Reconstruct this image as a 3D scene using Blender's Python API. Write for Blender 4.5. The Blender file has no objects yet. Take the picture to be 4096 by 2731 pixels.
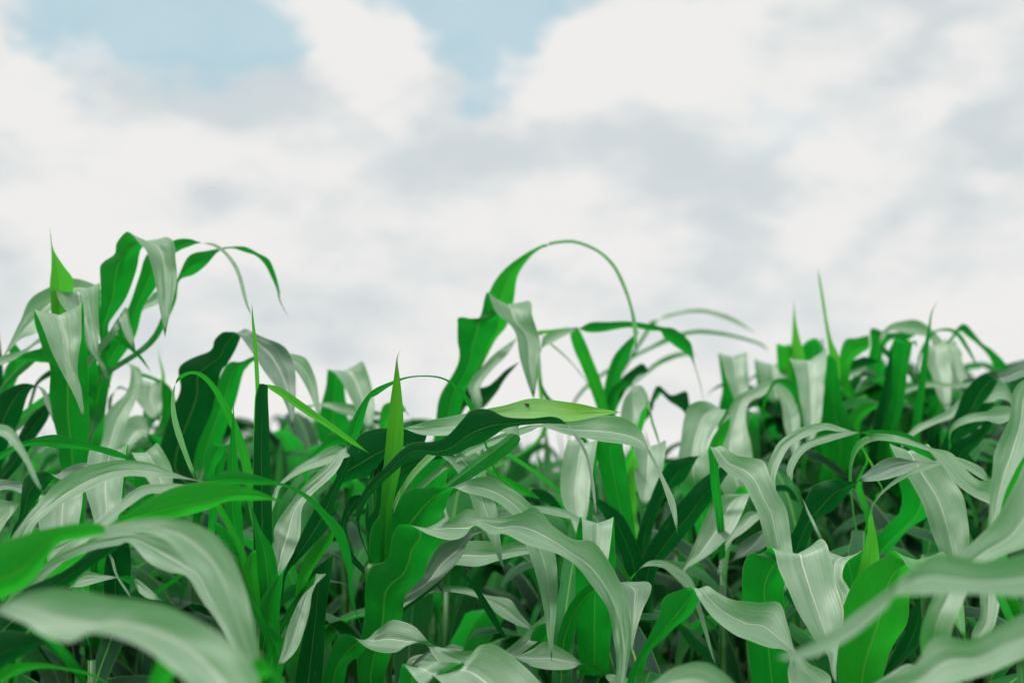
import bpy, math, random
from mathutils import Vector, Matrix
R = math.radians
rng = random.Random(7)
scene = bpy.context.scene
C = scene.collection

# ------------------------------------------------------------------ camera
FOC = 50.0; SENS = 36.0; CAMZ = 1.45
cam_d = bpy.data.cameras.new('camera'); cam = bpy.data.objects.new('camera', cam_d); C.objects.link(cam)
cam_d.lens = FOC; cam_d.sensor_width = SENS; cam_d.clip_end = 5000; cam_d.clip_start = 0.05
cam.location = (0, 0, CAMZ); cam.rotation_euler = (R(90 + 5.1), 0, 0)
cam_d.dof.use_dof = True; cam_d.dof.focus_distance = 1.86; cam_d.dof.aperture_fstop = 3.7
cam_d.dof.aperture_blades = 0
scene.camera = cam
CM = Matrix.Translation(Vector((0, 0, CAMZ))) @ Matrix.Rotation(R(95.1), 4, 'X')
K = SENS / FOC / 4096.0                       # metres per photo pixel at one metre
ORG = {'A': (0, 850), 'B': (1350, 850), 'C': (2696, 850), 'D': (0, 1798), 'E': (1350, 1798), 'F': (2696, 1798)}

def nat(c, x, y):
    o = ORG[c]; return (o[0] + x / 1.68, o[1] + y / 1.68)
def camxy(nx, ny, d):
    return ((nx - 2048) * K * d, -(ny - 1365.5) * K * d)
def world(nx, ny, d):
    x, y = camxy(nx, ny, d); return CM @ Vector((x, y, -d))
def dirpx(wx, wy):
    v = world(wx * 1.7415, wy * 1.7415, 1.0) - cam.location
    return v.normalized()

# ------------------------------------------------------------------ materials
def newmat(name):
    m = bpy.data.materials.new(name); m.use_nodes = True
    nt = m.node_tree
    for n in list(nt.nodes): nt.nodes.remove(n)
    return m, nt
class NT:
    def __init__(s, nt): s.nt = nt
    def n(s, t, **kw):
        o = s.nt.nodes.new(t)
        for k, v in kw.items(): setattr(o, k, v)
        return o
    def put(s, inp, v):
        if hasattr(v, 'is_linked') or isinstance(v, bpy.types.NodeSocket): s.nt.links.new(v, inp)
        else: inp.default_value = v
    def math(s, op, a, b=None, c=None, clamp=False):
        o = s.n('ShaderNodeMath', operation=op, use_clamp=clamp)
        s.put(o.inputs[0], a)
        if b is not None: s.put(o.inputs[1], b)
        if c is not None: s.put(o.inputs[2], c)
        return o.outputs[0]
    def vmath(s, op, a, b=None):
        o = s.n('ShaderNodeVectorMath', operation=op); s.put(o.inputs[0], a)
        if b is not None: s.put(o.inputs[1], b)
        return o
    def ss(s, v, a, b, lo=0.0, hi=1.0):
        o = s.n('ShaderNodeMapRange', interpolation_type='SMOOTHSTEP'); s.put(o.inputs[0], v)
        s.put(o.inputs[1], a); s.put(o.inputs[2], b); s.put(o.inputs[3], lo); s.put(o.inputs[4], hi)
        return o.outputs[0]
    def mix(s, f, a, b):
        o = s.n('ShaderNodeMix', data_type='RGBA'); s.put(o.inputs[0], f)
        s.put(o.inputs[6], a); s.put(o.inputs[7], b); return o.outputs[2]

def rgba(c): return (c[0], c[1], c[2], 1.0)

def leaf_material(name, top_a, top_b, und_a, und_b, trans, tfac, tip=None, tr0=.35, tr1=.85, rib_top=(.66, .72, .60), rib_und=(.16, .36, .07), spec=.5, rough=.42):
    m, nt = newmat(name); g = NT(nt)
    uv = g.n('ShaderNodeUVMap', uv_map='UVMap').outputs[0]
    sep = g.n('ShaderNodeSeparateXYZ'); nt.links.new(uv, sep.inputs[0])
    u, v = sep.outputs[0], sep.outputs[1]
    oi = g.n('ShaderNodeObjectInfo').outputs['Random']
    du = g.math('ABSOLUTE', g.math('SUBTRACT', u, .5))
    # the veins that run along the blade
    cmb = g.n('ShaderNodeCombineXYZ')
    g.put(cmb.inputs[0], g.math('MULTIPLY', u, 64.0)); g.put(cmb.inputs[1], g.math('MULTIPLY', v, 3.0)); g.put(cmb.inputs[2], g.math('MULTIPLY', oi, 40.0))
    nv = g.n('ShaderNodeTexNoise'); nt.links.new(cmb.outputs[0], nv.inputs['Vector'])
    nv.inputs['Scale'].default_value = 1.0; nv.inputs['Detail'].default_value = 2.5
    cm2 = g.n('ShaderNodeCombineXYZ')
    g.put(cm2.inputs[0], g.math('MULTIPLY', u, 3.0)); g.put(cm2.inputs[1], g.math('MULTIPLY', v, 9.0)); g.put(cm2.inputs[2], g.math('MULTIPLY', oi, 90.0))
    nb = g.n('ShaderNodeTexNoise'); nt.links.new(cm2.outputs[0], nb.inputs['Vector'])
    nb.inputs['Scale'].default_value = 1.0; nb.inputs['Detail'].default_value = 4.0
    blot = g.ss(nb.outputs[0], .3, .7)
    vein = g.ss(nv.outputs[0], .35, .68)
    tone = g.math('ADD', g.math('MULTIPLY', blot, .42), g.math('MULTIPLY', vein, .38))
    tone = g.math('ADD', tone, g.math('MULTIPLY', oi, .35), clamp=True)
    top = g.mix(tone, rgba(top_a), rgba(top_b))
    und = g.mix(tone, rgba(und_a), rgba(und_b))
    # pale fine specks on the blade
    sp = g.n('ShaderNodeTexNoise'); cm3 = g.n('ShaderNodeCombineXYZ')
    g.put(cm3.inputs[0], g.math('MULTIPLY', u, 40.0)); g.put(cm3.inputs[1], g.math('MULTIPLY', v, 500.0)); g.put(cm3.inputs[2], oi)
    nt.links.new(cm3.outputs[0], sp.inputs['Vector']); sp.inputs['Scale'].default_value = 1.0; sp.inputs['Detail'].default_value = 1.0
    spk = g.math('MULTIPLY', g.ss(sp.outputs[0], .72, .8), .25)
    top = g.mix(spk, top, (.5, .55, .4, 1))
    # a few browned, yellowed flecks
    cm4 = g.n('ShaderNodeCombineXYZ'); g.put(cm4.inputs[0], g.math('MULTIPLY', u, 9.0)); g.put(cm4.inputs[1], g.math('MULTIPLY', v, 55.0)); g.put(cm4.inputs[2], g.math('MULTIPLY', oi, 300.0))
    fl = g.n('ShaderNodeTexNoise'); nt.links.new(cm4.outputs[0], fl.inputs['Vector']); fl.inputs['Scale'].default_value = 1.0; fl.inputs['Detail'].default_value = 2.0
    flk = g.math('MULTIPLY', g.ss(fl.outputs[0], .70, .76), .55)
    top = g.mix(flk, top, (.34, .36, .10, 1)); und = g.mix(flk, und, (.12, .24, .03, 1))
    # midrib, wide at the base and thin towards the tip (v runs 0..1 in vertex colour channel)
    at = g.n('ShaderNodeAttribute', attribute_name='along', attribute_type='GEOMETRY').outputs['Fac']
    rw = g.math('MULTIPLY_ADD', at, -.022, .039)
    rib = g.ss(du, rw, g.math('MULTIPLY', rw, .45))
    ribf = g.math('MULTIPLY', rib, g.ss(at, 1.0, .72))
    top = g.mix(g.math('MULTIPLY', ribf, .72), top, rgba(rib_top))
    und = g.mix(g.math('MULTIPLY', ribf, .75), und, rgba(rib_und))
    edge = g.math('MULTIPLY', g.ss(du, .478, .495), .5)
    top = g.mix(edge, top, (.42, .55, .3, 1)); und = g.mix(edge, und, (.16, .42, .06, 1))
    if tip is not None:
        tf = g.math('MULTIPLY', g.ss(at, tr0, tr1), .85)
        top = g.mix(tf, top, rgba(tip)); und = g.mix(tf, und, rgba(tip))
    # bump
    bmp = g.n('ShaderNodeBump'); bmp.inputs['Strength'].default_value = .45; bmp.inputs['Distance'].default_value = .0012
    hgt = g.math('ADD', g.math('MULTIPLY', nv.outputs[0], 1.0), g.math('MULTIPLY', ribf, -1.2))
    nt.links.new(hgt, bmp.inputs['Height'])
    # broad uneven swelling of the blade
    cm5 = g.n('ShaderNodeCombineXYZ'); g.put(cm5.inputs[0], g.math('MULTIPLY', u, 2.2)); g.put(cm5.inputs[1], g.math('MULTIPLY', v, 16.0)); g.put(cm5.inputs[2], g.math('MULTIPLY', oi, 50.0))
    sw = g.n('ShaderNodeTexNoise'); nt.links.new(cm5.outputs[0], sw.inputs['Vector']); sw.inputs['Scale'].default_value = 1.0; sw.inputs['Detail'].default_value = 1.5
    b0 = g.n('ShaderNodeBump'); b0.inputs['Strength'].default_value = .8; b0.inputs['Distance'].default_value = .0045
    nt.links.new(sw.outputs[0], b0.inputs['Height']); nt.links.new(b0.outputs[0], bmp.inputs['Normal'])
    def prin(col, ro, sp_):
        p = g.n('ShaderNodeBsdfPrincipled'); nt.links.new(col, p.inputs['Base Color'])
        p.inputs['Roughness'].default_value = ro; p.inputs['Specular IOR Level'].default_value = sp_
        nt.links.new(bmp.outputs[0], p.inputs['Normal']); return p
    pt = prin(top, rough, spec); pu = prin(und, .5, .22)
    side = g.n('ShaderNodeNewGeometry').outputs['Backfacing']      # upper and lower surface of the blade
    ms = g.n('ShaderNodeMixShader'); nt.links.new(side, ms.inputs[0]); nt.links.new(pt.outputs[0], ms.inputs[1]); nt.links.new(pu.outputs[0], ms.inputs[2])
    tr = g.n('ShaderNodeBsdfTranslucent'); nt.links.new(bmp.outputs[0], tr.inputs['Normal'])
    tcol = g.mix(g.math('MULTIPLY', ribf, .7), rgba(trans), (trans[0] * 2.2 + .05, trans[1] * 1.15, trans[2] + .03, 1))
    tcol = g.mix(g.math('MULTIPLY', vein, .35), tcol, (trans[0] * .5, trans[1] * .7, trans[2] * .6, 1))
    if tip is not None: tcol = g.mix(g.ss(at, tr0, tr1), tcol, (tip[0] * 1.3, min(1, tip[1] * 1.3), tip[2], 1))
    nt.links.new(tcol, tr.inputs[0])
    m2 = g.n('ShaderNodeMixShader'); m2.inputs[0].default_value = tfac
    nt.links.new(ms.outputs[0], m2.inputs[1]); nt.links.new(tr.outputs[0], m2.inputs[2])
    out = g.n('ShaderNodeOutputMaterial'); nt.links.new(m2.outputs[0], out.inputs[0])
    return m

M = {}
M['leaf'] = leaf_material('maize_leaf', (.07, .19, .08), (.25, .375, .24), (.001, .072, .013), (.005, .145, .018), (.012, .48, .03), .36, spec=1.0, rough=.40)
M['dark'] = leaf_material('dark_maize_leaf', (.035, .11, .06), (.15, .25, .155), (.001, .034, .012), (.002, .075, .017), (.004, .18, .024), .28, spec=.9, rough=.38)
M['shade'] = leaf_material('shade_tinted_maize_leaf', (.006, .045, .020), (.030, .095, .045), (.001, .022, .009), (.001, .042, .013), (.003, .09, .018), .2, spec=.35, rough=.42)  # darker copy of the leaf colours, standing in for shade inside the crop
M['tip'] = leaf_material('maize_leaf_green_tip', (.07, .19, .08), (.25, .375, .24), (.001, .072, .013), (.005, .145, .018), (.012, .46, .03), .37, tip=(.02, .17, .025), tr0=.55, tr1=1.0, spec=.9, rough=.4)
M['lime'] = leaf_material('maize_leaf_lime_tip', (.13, .30, .11), (.26, .42, .24), (.01, .16, .012), (.03, .24, .014), (.08, .55, .02), .42, tip=(.13, .42, .012), tr0=.5, tr1=.98, spec=.7, rough=.4)
M['young'] = leaf_material('young_maize_leaf', (.06, .27, .03), (.10, .36, .05), (.03, .25, .02), (.085, .40, .035), (.11, .66, .045), .42, rib_top=(.3, .5, .15), rib_und=(.2, .45, .06))
M['spear'] = leaf_material('rolled_maize_leaf', (.02, .16, .03), (.05, .24, .05), (.003, .07, .012), (.010, .15, .016), (.015, .36, .02), .38, tip=(.075, .37, .025), rib_top=(.3, .5, .15), rib_und=(.06, .25, .03))
M['fresh'] = leaf_material('fresh_maize_leaf', (.05, .25, .06), (.12, .36, .11), (.003, .12, .012), (.016, .20, .018), (.03, .56, .03), .42, rib_top=(.3, .5, .2))

def stem_material():
    m, nt = newmat('maize_stem'); g = NT(nt)
    tc = g.n('ShaderNodeTexCoord').outputs['Object']
    mp = g.n('ShaderNodeMapping'); mp.inputs['Scale'].default_value = (160, 160, 6); nt.links.new(tc, mp.inputs[0])
    no = g.n('ShaderNodeTexNoise'); nt.links.new(mp.outputs[0], no.inputs['Vector']); no.inputs['Scale'].default_value = 1
    col = g.mix(g.ss(no.outputs[0], .35, .65), (.012, .075, .015, 1), (.05, .16, .03, 1))
    p = g.n('ShaderNodeBsdfPrincipled'); nt.links.new(col, p.inputs['Base Color']); p.inputs['Roughness'].default_value = .45
    b = g.n('ShaderNodeBump'); b.inputs['Strength'].default_value = .3; b.inputs['Distance'].default_value = .001
    nt.links.new(no.outputs[0], b.inputs['Height']); nt.links.new(b.outputs[0], p.inputs['Normal'])
    o = g.n('ShaderNodeOutputMaterial'); nt.links.new(p.outputs[0], o.inputs[0]); return m
M['stem'] = stem_material()

def soil_material():
    m, nt = newmat('soil'); g = NT(nt)
    tc = g.n('ShaderNodeTexCoord').outputs['Object']
    n1 = g.n('ShaderNodeTexNoise'); nt.links.new(tc, n1.inputs['Vector']); n1.inputs['Scale'].default_value = 9; n1.inputs['Detail'].default_value = 8
    n2 = g.n('ShaderNodeTexNoise'); nt.links.new(tc, n2.inputs['Vector']); n2.inputs['Scale'].default_value = 1.3; n2.inputs['Detail'].default_value = 3
    col = g.mix(n1.outputs[0], (.045, .032, .02, 1), (.14, .10, .065, 1))
    col = g.mix(g.ss(n2.outputs[0], .5, .7), col, (.05, .08, .03, 1))
    p = g.n('ShaderNodeBsdfPrincipled'); nt.links.new(col, p.inputs['Base Color']); p.inputs['Roughness'].default_value = .9
    b = g.n('ShaderNodeBump'); b.inputs['Distance'].default_value = .03; nt.links.new(n1.outputs[0], b.inputs['Height']); nt.links.new(b.outputs[0], p.inputs['Normal'])
    o = g.n('ShaderNodeOutputMaterial'); nt.links.new(p.outputs[0], o.inputs[0]); return m
M['soil'] = soil_material()
def plain_material(name, col, rough=.4):
    m, nt = newmat(name); g = NT(nt)
    tc = g.n('ShaderNodeTexCoord').outputs['Object']
    n1 = g.n('ShaderNodeTexNoise'); nt.links.new(tc, n1.inputs['Vector']); n1.inputs['Scale'].default_value = 300
    c = g.mix(n1.outputs[0], rgba([x * .6 for x in col]), rgba([x * 1.4 for x in col]))
    p = g.n('ShaderNodeBsdfPrincipled'); nt.links.new(c, p.inputs['Base Color']); p.inputs['Roughness'].default_value = rough
    o = g.n('ShaderNodeOutputMaterial'); nt.links.new(p.outputs[0], o.inputs[0]); return m

# ------------------------------------------------------------------ mesh builders
def link(name, me, parent=None):
    o = bpy.data.objects.new(name, me); C.objects.link(o)
    if parent is not None: o.parent = parent
    return o

def smooth_list(a, n=2):
    for _ in range(n):
        b = [a[0]]
        for i in range(1, len(a) - 1): b.append(a[i - 1] * .25 + a[i] * .5 + a[i + 1] * .25)
        b.append(a[-1]); a = b
    return a

def ribbon_geo(Ls, Rs, NU=10, camber=.16, ruffle=.0035, phase=0., vs=None, vf=None, uvs=None, als=None):
    """one leaf blade: adds vertices and faces for a ribbon between edge lines Ls and Rs (world space)"""
    n = len(Ls)
    cs = [(a + b) * .5 for a, b in zip(Ls, Rs)]
    lens = [0.0]
    for i in range(1, n): lens.append(lens[-1] + (cs[i] - cs[i - 1]).length)
    tot = max(lens[-1], 1e-4)
    nrm = []
    for i in range(n):
        a = cs[max(0, i - 1)]; b = cs[min(n - 1, i + 1)]
        t = b - a; w = Rs[i] - Ls[i]
        v = t.cross(w)
        nrm.append(v.normalized() * min(1.0, v.length / max(1e-9, t.length * .02)) if v.length > 1e-12 else Vector((0, 0, 0)))
    nrm = smooth_list(nrm, 3)
    base = len(vs)
    for i in range(n):
        w = (Rs[i] - Ls[i]).length
        s = lens[i]
        for j in range(NU + 1):
            u = j / NU; e = 2 * u - 1
            off = camber * w * (e * e - .4) - .05 * w * math.exp(-(e * 6) ** 2)
            side = 1 if e > 0 else -1
            rf = ruffle * min(1, w / .05) * abs(e) ** 2.2 * math.sin(s * (46 + 7 * side) + phase + side * 1.9)
            rf += ruffle * .45 * min(1, w / .05) * abs(e) * math.sin(s * 97 + phase * 2.3 + side)
            vs.append(Ls[i].lerp(Rs[i], u) + nrm[i] * (off + rf))
            als.append(s / tot); uvs.append((u, s))
    for i in range(n - 1):
        for j in range(NU):
            a = base + i * (NU + 1) + j; b = a + NU + 1
            vf.append((a, b, b + 1, a + 1))      # normal = travel x (L->R)... flipped below
    return lens

def make_ribbon_mesh(name, blades, mat, NU=10, **kw):
    vs, vf, uvs, als = [], [], [], []
    for Ls, Rs in blades: ribbon_geo(Ls, Rs, NU=NU, vs=vs, vf=vf, uvs=uvs, als=als, **kw)
    me = bpy.data.meshes.new(name); me.from_pydata(vs, [], vf)
    uvl = me.uv_layers.new(name='UVMap')
    li = [0] * len(me.loops); me.loops.foreach_get('vertex_index', li)
    flat = []
    for k in li: flat += uvs[k]
    uvl.data.foreach_set('uv', flat)
    at = me.attributes.new('along', 'FLOAT', 'POINT'); at.data.foreach_set('value', als)
    me.polygons.foreach_set('use_smooth', [True] * len(me.polygons))
    me.materials.append(mat); me.update()
    return me

def cr(p0, p1, p2, p3, t):
    t2 = t * t; t3 = t2 * t
    return .5 * ((2 * p1) + (-p0 + p2) * t + (2 * p0 - 5 * p1 + 4 * p2 - p3) * t2 + (-p0 + 3 * p1 - 3 * p2 + p3) * t3)

KT = 0.62
def traced(crop, d, spec):
    """edge pairs read off the photo -> edge lines in world space; the blade's own tilt gives each point its depth"""
    st = []
    for tok in spec.split(';'):
        v = [float(q) for q in tok.split(',')]
        if len(v) == 2: v = v + v
        l = nat(crop, v[0], v[1]); r = nat(crop, v[2], v[3]); st.append((l[0], l[1], r[0], r[1]))
    n = len(st)
    ext = [tuple(2 * a - b for a, b in zip(st[0], st[1]))] + st + [tuple(2 * a - b for a, b in zip(st[-1], st[-2]))]
    pts = []
    for i in range(n - 1):
        p = ext[i:i + 4]
        seg = math.hypot((p[2][0] + p[2][2] - p[1][0] - p[1][2]) / 2, (p[2][1] + p[2][3] - p[1][1] - p[1][3]) / 2)
        k = max(4, min(14, int(seg / 11)))
        for j in range(k): pts.append(tuple(cr(p[0][q], p[1][q], p[2][q], p[3][q], j / k) for q in range(4)))
    pts.append(st[-1])
    P = [(camxy(a, b, d), camxy(c, e, d)) for a, b, c, e in pts]
    m = len(P)
    cs = [((l[0] + r[0]) / 2, (l[1] + r[1]) / 2) for l, r in P]
    sg = []
    for i in range(m):
        a = cs[max(0, i - 1)]; b = cs[min(m - 1, i + 1)]
        tx, ty = b[0] - a[0], b[1] - a[1]; wx, wy = P[i][1][0] - P[i][0][0], P[i][1][1] - P[i][0][1]
        q = math.hypot(tx, ty) * math.hypot(wx, wy)
        sg.append(0 if q < 1e-9 else max(-1, min(1, 2.4 * (tx * wy - ty * wx) / q)))
    sg = smooth_list(sg, 3)
    dep = [0.0]
    for i in range(1, m):
        s = (sg[i] + sg[i - 1]) / 2
        dep.append(dep[-1] + s * KT * (cs[i][1] - cs[i - 1][1]) - .018 * (sg[i] - sg[i - 1]))
    mean = sum(dep) / m
    Ls, Rs = [], []
    for i in range(m):
        dc = d + dep[i] - mean
        a, b, c, e = pts[i]
        (lx, ly), (rx, ry) = P[i]
        dl = dc + sg[i] * KT * (ly - cs[i][1]); dr = dc + sg[i] * KT * (ry - cs[i][1])
        Ls.append(world(a, b, dl)); Rs.append(world(c, e, dr))
    return Ls, Rs

def extend_to_stem(Ls, Rs, sx, sy):
    c0 = (Ls[0] + Rs[0]) / 2; T = ((Ls[2] + Rs[2]) / 2 - c0)
    T = T.normalized() if T.length > 1e-6 else Vector((0, 0, 1))
    hd = math.hypot(c0.x - sx, c0.y - sy)
    drop = .05 + .7 * hd
    node = Vector((sx, sy, max(.25, c0.z - drop)))
    ln = (c0 - node).length
    w0 = Rs[0] - Ls[0]; wl = max(w0.length, .012)
    wd = w0.normalized() if w0.length > 1e-6 else Vector((1, 0, 0))
    k = max(6, int(ln / .02)); nl, nr = [], []
    b1 = node + Vector((0, 0, ln * .4)); b2 = c0 - T * ln * .35
    for i in range(k):
        t = i / k
        p = node * (1 - t) ** 3 + b1 * 3 * t * (1 - t) ** 2 + b2 * 3 * t * t * (1 - t) + c0 * t ** 3
        w = min(.026, max(wl * .8, .010)) * (1 - t) + wl * t
        nl.append(p - wd * w / 2); nr.append(p + wd * w / 2)
    return nl + Ls, nr + Rs, node.z

def tube_mesh(name, pts, rad, mat, seg=10):
    vs, fs = [], []
    for i, (p, r) in enumerate(zip(pts, rad)):
        for j in range(seg):
            a = 2 * math.pi * j / seg
            vs.append((p[0] + r * math.cos(a), p[1] + r * math.sin(a), p[2]))
    for i in range(len(pts) - 1):
        for j in range(seg):
            a = i * seg + j; b = i * seg + (j + 1) % seg
            fs.append((a, b, b + seg, a + seg))
    fs.append(tuple(range(seg))[::-1]); fs.append(tuple(range((len(pts) - 1) * seg, len(pts) * seg)))
    me = bpy.data.meshes.new(name); me.from_pydata(vs, [], fs)
    me.polygons.foreach_set('use_smooth', [True] * len(me.polygons)); me.materials.append(mat); return me

def stem_mesh(h, r0=.013, r1=.006):
    pts, rad = [], []; z = 0.0; k = 0
    while z < h:
        r = r0 + (r1 - r0) * z / h
        for dz, f in ((0, 1.0), (.006, 1.22), (.014, 1.2), (.022, 1.0)):
            if z + dz < h: pts.append((.003 * math.sin(k * 1.7), .003 * math.cos(k * 2.1), z + dz)); rad.append(r * f)
        z += .13; k += 1
    pts.append((0, 0, h)); rad.append(r1)
    return tube_mesh('stem', pts, rad, M['stem'])

def tag(o, label, cat, group=None, kind=None):
    if label: o['label'] = label
    if cat: o['category'] = cat
    if group: o['group'] = group
    if kind: o['kind'] = kind

GRP = 'maize plants standing in the field'
def plant(label, crop, sx, depth, leaves, stem_extra=0.0, sy_img=1300):
    n = nat(crop, sx, sy_img); w = world(n[0], n[1], depth)
    root = bpy.data.objects.new('maize_plant', None); C.objects.link(root); root.location = (w.x, w.y, 0); root.empty_display_size = .1
    tag(root, label, 'maize plant', GRP)
    top = 0
    for k, lf in enumerate(leaves):
        cr_, d, mat, spec = lf[:4]; lab = lf[4] if len(lf) > 4 else None
        Ls, Rs = traced(cr_, d, spec)
        Ls, Rs, hz = extend_to_stem(Ls, Rs, w.x, w.y); top = max(top, hz)
        off = Vector((w.x, w.y, 0))
        me = make_ribbon_mesh('leaf', [([p - off for p in Ls], [p - off for p in Rs])], M[mat], phase=rng.uniform(0, 6), ruffle=.003)
        o = link('leaf', me, root)
        if lab: o['label'] = lab
    link('stem', stem_mesh(max(.5, top - .04 + stem_extra)), root)
    return root

# each leaf: crop, mean distance, material, edge pairs from base to tip
plant('tall maize plant at the far left whose top leaves rise highest against the clouds', 'A', 520, 2.42, [
 ('A', 2.20, 'tip', '400,1700,590,1700;378,1540,585,1540;330,1300,592,1300;330,1060,588,1120;268,920,572,900;228,780,562,760;234,672,552,640;300,800,551,780;355,950,538,950;430,1100,525,1090;500,1230,550,1200;570,1405', 'broad leaf folded over, pale upper side hanging in front'),
 ('A', 2.30, 'young', '350,800,440,800;345,690,450,690;328,520,490,490;342,370,432,370;345,250,362,255;338,160,343,160;335,95', 'light yellow green young leaf pointing up'),
 ('A', 2.34, 'tip', '460,1300,650,1300;440,1000,650,1050;358,700,652,800;355,600,664,620;370,506,670,495;400,600,668,600;470,700,665,720;555,850,665,880;600,930,672,960;660,1010,715,1050;745,1183'),
 ('A', 2.50, 'leaf', '690,560,650,640;650,492,640,570;500,450,500,560;330,520,330,690;195,615,250,810;120,770,130,870;20,970'),
 ('A', 2.40, 'tip', '600,1250,720,1250;668,950,735,880;662,800,728,760;664,690,770,690;675,560,845,580;662,400,912,400;690,345,928,300;765,290,950,250;780,215,1010,215;850,150,1130,182;960,240,1180,240;1000,300,1186,340;1040,440,1190,460;1068,620,1160,620;1092,740,1132,730;1108,840', 'tallest leaf, bright green below and pale where it hangs down'),
 ('A', 2.52, 'leaf', '570,1480,690,1500;640,1220,720,1250;700,960,770,1050;790,750,900,850;862,640,962,640;935,430,1050,500;990,285,1130,320;1160,195,1190,268;1265,179,1270,232;1340,199,1345,206;1450,236,1455,214;1530,310,1556,300;1592,420,1622,420;1640,590,1662,590;1690,695'),
 ('A', 2.38, 'leaf', '800,780,770,740;796,708,850,640;815,770,872,730;850,850,895,820;912,935'),
 ('A', 2.62, 'leaf', '900,720,890,690;970,655,985,600;1040,632,1040,545;1075,612,1075,540;1130,560'),
 ('A', 2.55, 'leaf', '860,860,840,900;905,918,893,940;960,978,940,985;1015,1072'),
 ('A', 2.55, 'leaf', '1060,760,1100,780;1140,560,1180,600;1200,425,1205,460;1270,293,1300,425;1390,264,1385,355;1480,240,1470,262;1530,232,1560,242;1645,231,1640,266;1740,276,1720,292;1808,318,1780,352;1850,410,1818,425;1878,520,1858,515;1885,590,1878,595;1940,712', 'long green leaf arching far to the side'),
])
plant('maize plant cut by the left edge, dark arched leaf with a pale tip', 'A', -60, 2.6, [
 ('A', 2.55, 'leaf', '340,800,330,880;255,850,250,885;150,925,150,962;0,965,0,1030;-150,1010,-150,1080;-300,1150'),
 ('A', 2.5, 'leaf', '420,1080,400,960;345,1016,340,940;260,1008,265,925;160,1000,170,945;95,990'),
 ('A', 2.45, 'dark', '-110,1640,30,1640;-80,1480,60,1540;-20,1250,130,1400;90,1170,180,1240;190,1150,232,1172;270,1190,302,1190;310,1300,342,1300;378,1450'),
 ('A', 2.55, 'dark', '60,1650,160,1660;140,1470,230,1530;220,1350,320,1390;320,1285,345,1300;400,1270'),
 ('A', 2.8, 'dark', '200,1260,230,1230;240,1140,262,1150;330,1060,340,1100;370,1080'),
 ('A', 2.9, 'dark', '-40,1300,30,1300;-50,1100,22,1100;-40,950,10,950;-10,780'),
 ('A', 2.7, 'leaf', '20,1150,90,1180;30,1060,140,1060;60,1000,170,1000;60,900,115,900;80,860'),
])
plant('maize plant at the left edge with a thin pale blade curling over and down', 'A', -180, 1.35, [
 ('A', 1.45, 'leaf', '-160,1560,-150,1480;-60,1500,-60,1425;0,1500,0,1422;50,1530,80,1450;110,1600,150,1560;175,1693,215,1690;225,1800,255,1795;298,1900'),
])
plant('maize plant left of centre with one very wide dark leaf and a drooping pale end', 'A', 1330, 2.65, [
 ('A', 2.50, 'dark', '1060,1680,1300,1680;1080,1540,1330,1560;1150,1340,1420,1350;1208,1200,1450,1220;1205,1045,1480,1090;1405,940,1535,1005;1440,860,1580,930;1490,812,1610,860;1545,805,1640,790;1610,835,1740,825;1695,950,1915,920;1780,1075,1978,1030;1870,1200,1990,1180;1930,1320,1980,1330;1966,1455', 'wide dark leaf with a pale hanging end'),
 ('A', 2.60, 'leaf', '1290,1660,1470,1660;1310,1540,1490,1540;1420,1260,1580,1280;1490,1080,1630,1090;1545,1015,1665,1035;1620,1003,1700,1000;1705,966,1740,990;1800,950,1850,965;1880,970,1880,940;1990,1070,2040,976;2060,1180,2115,1100;2105,1280,2142,1240;2152,1430'),
 ('A', 2.55, 'leaf', '1440,1700,1500,1740;1430,1600,1540,1540;1600,1540,1600,1500'),
])
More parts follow.
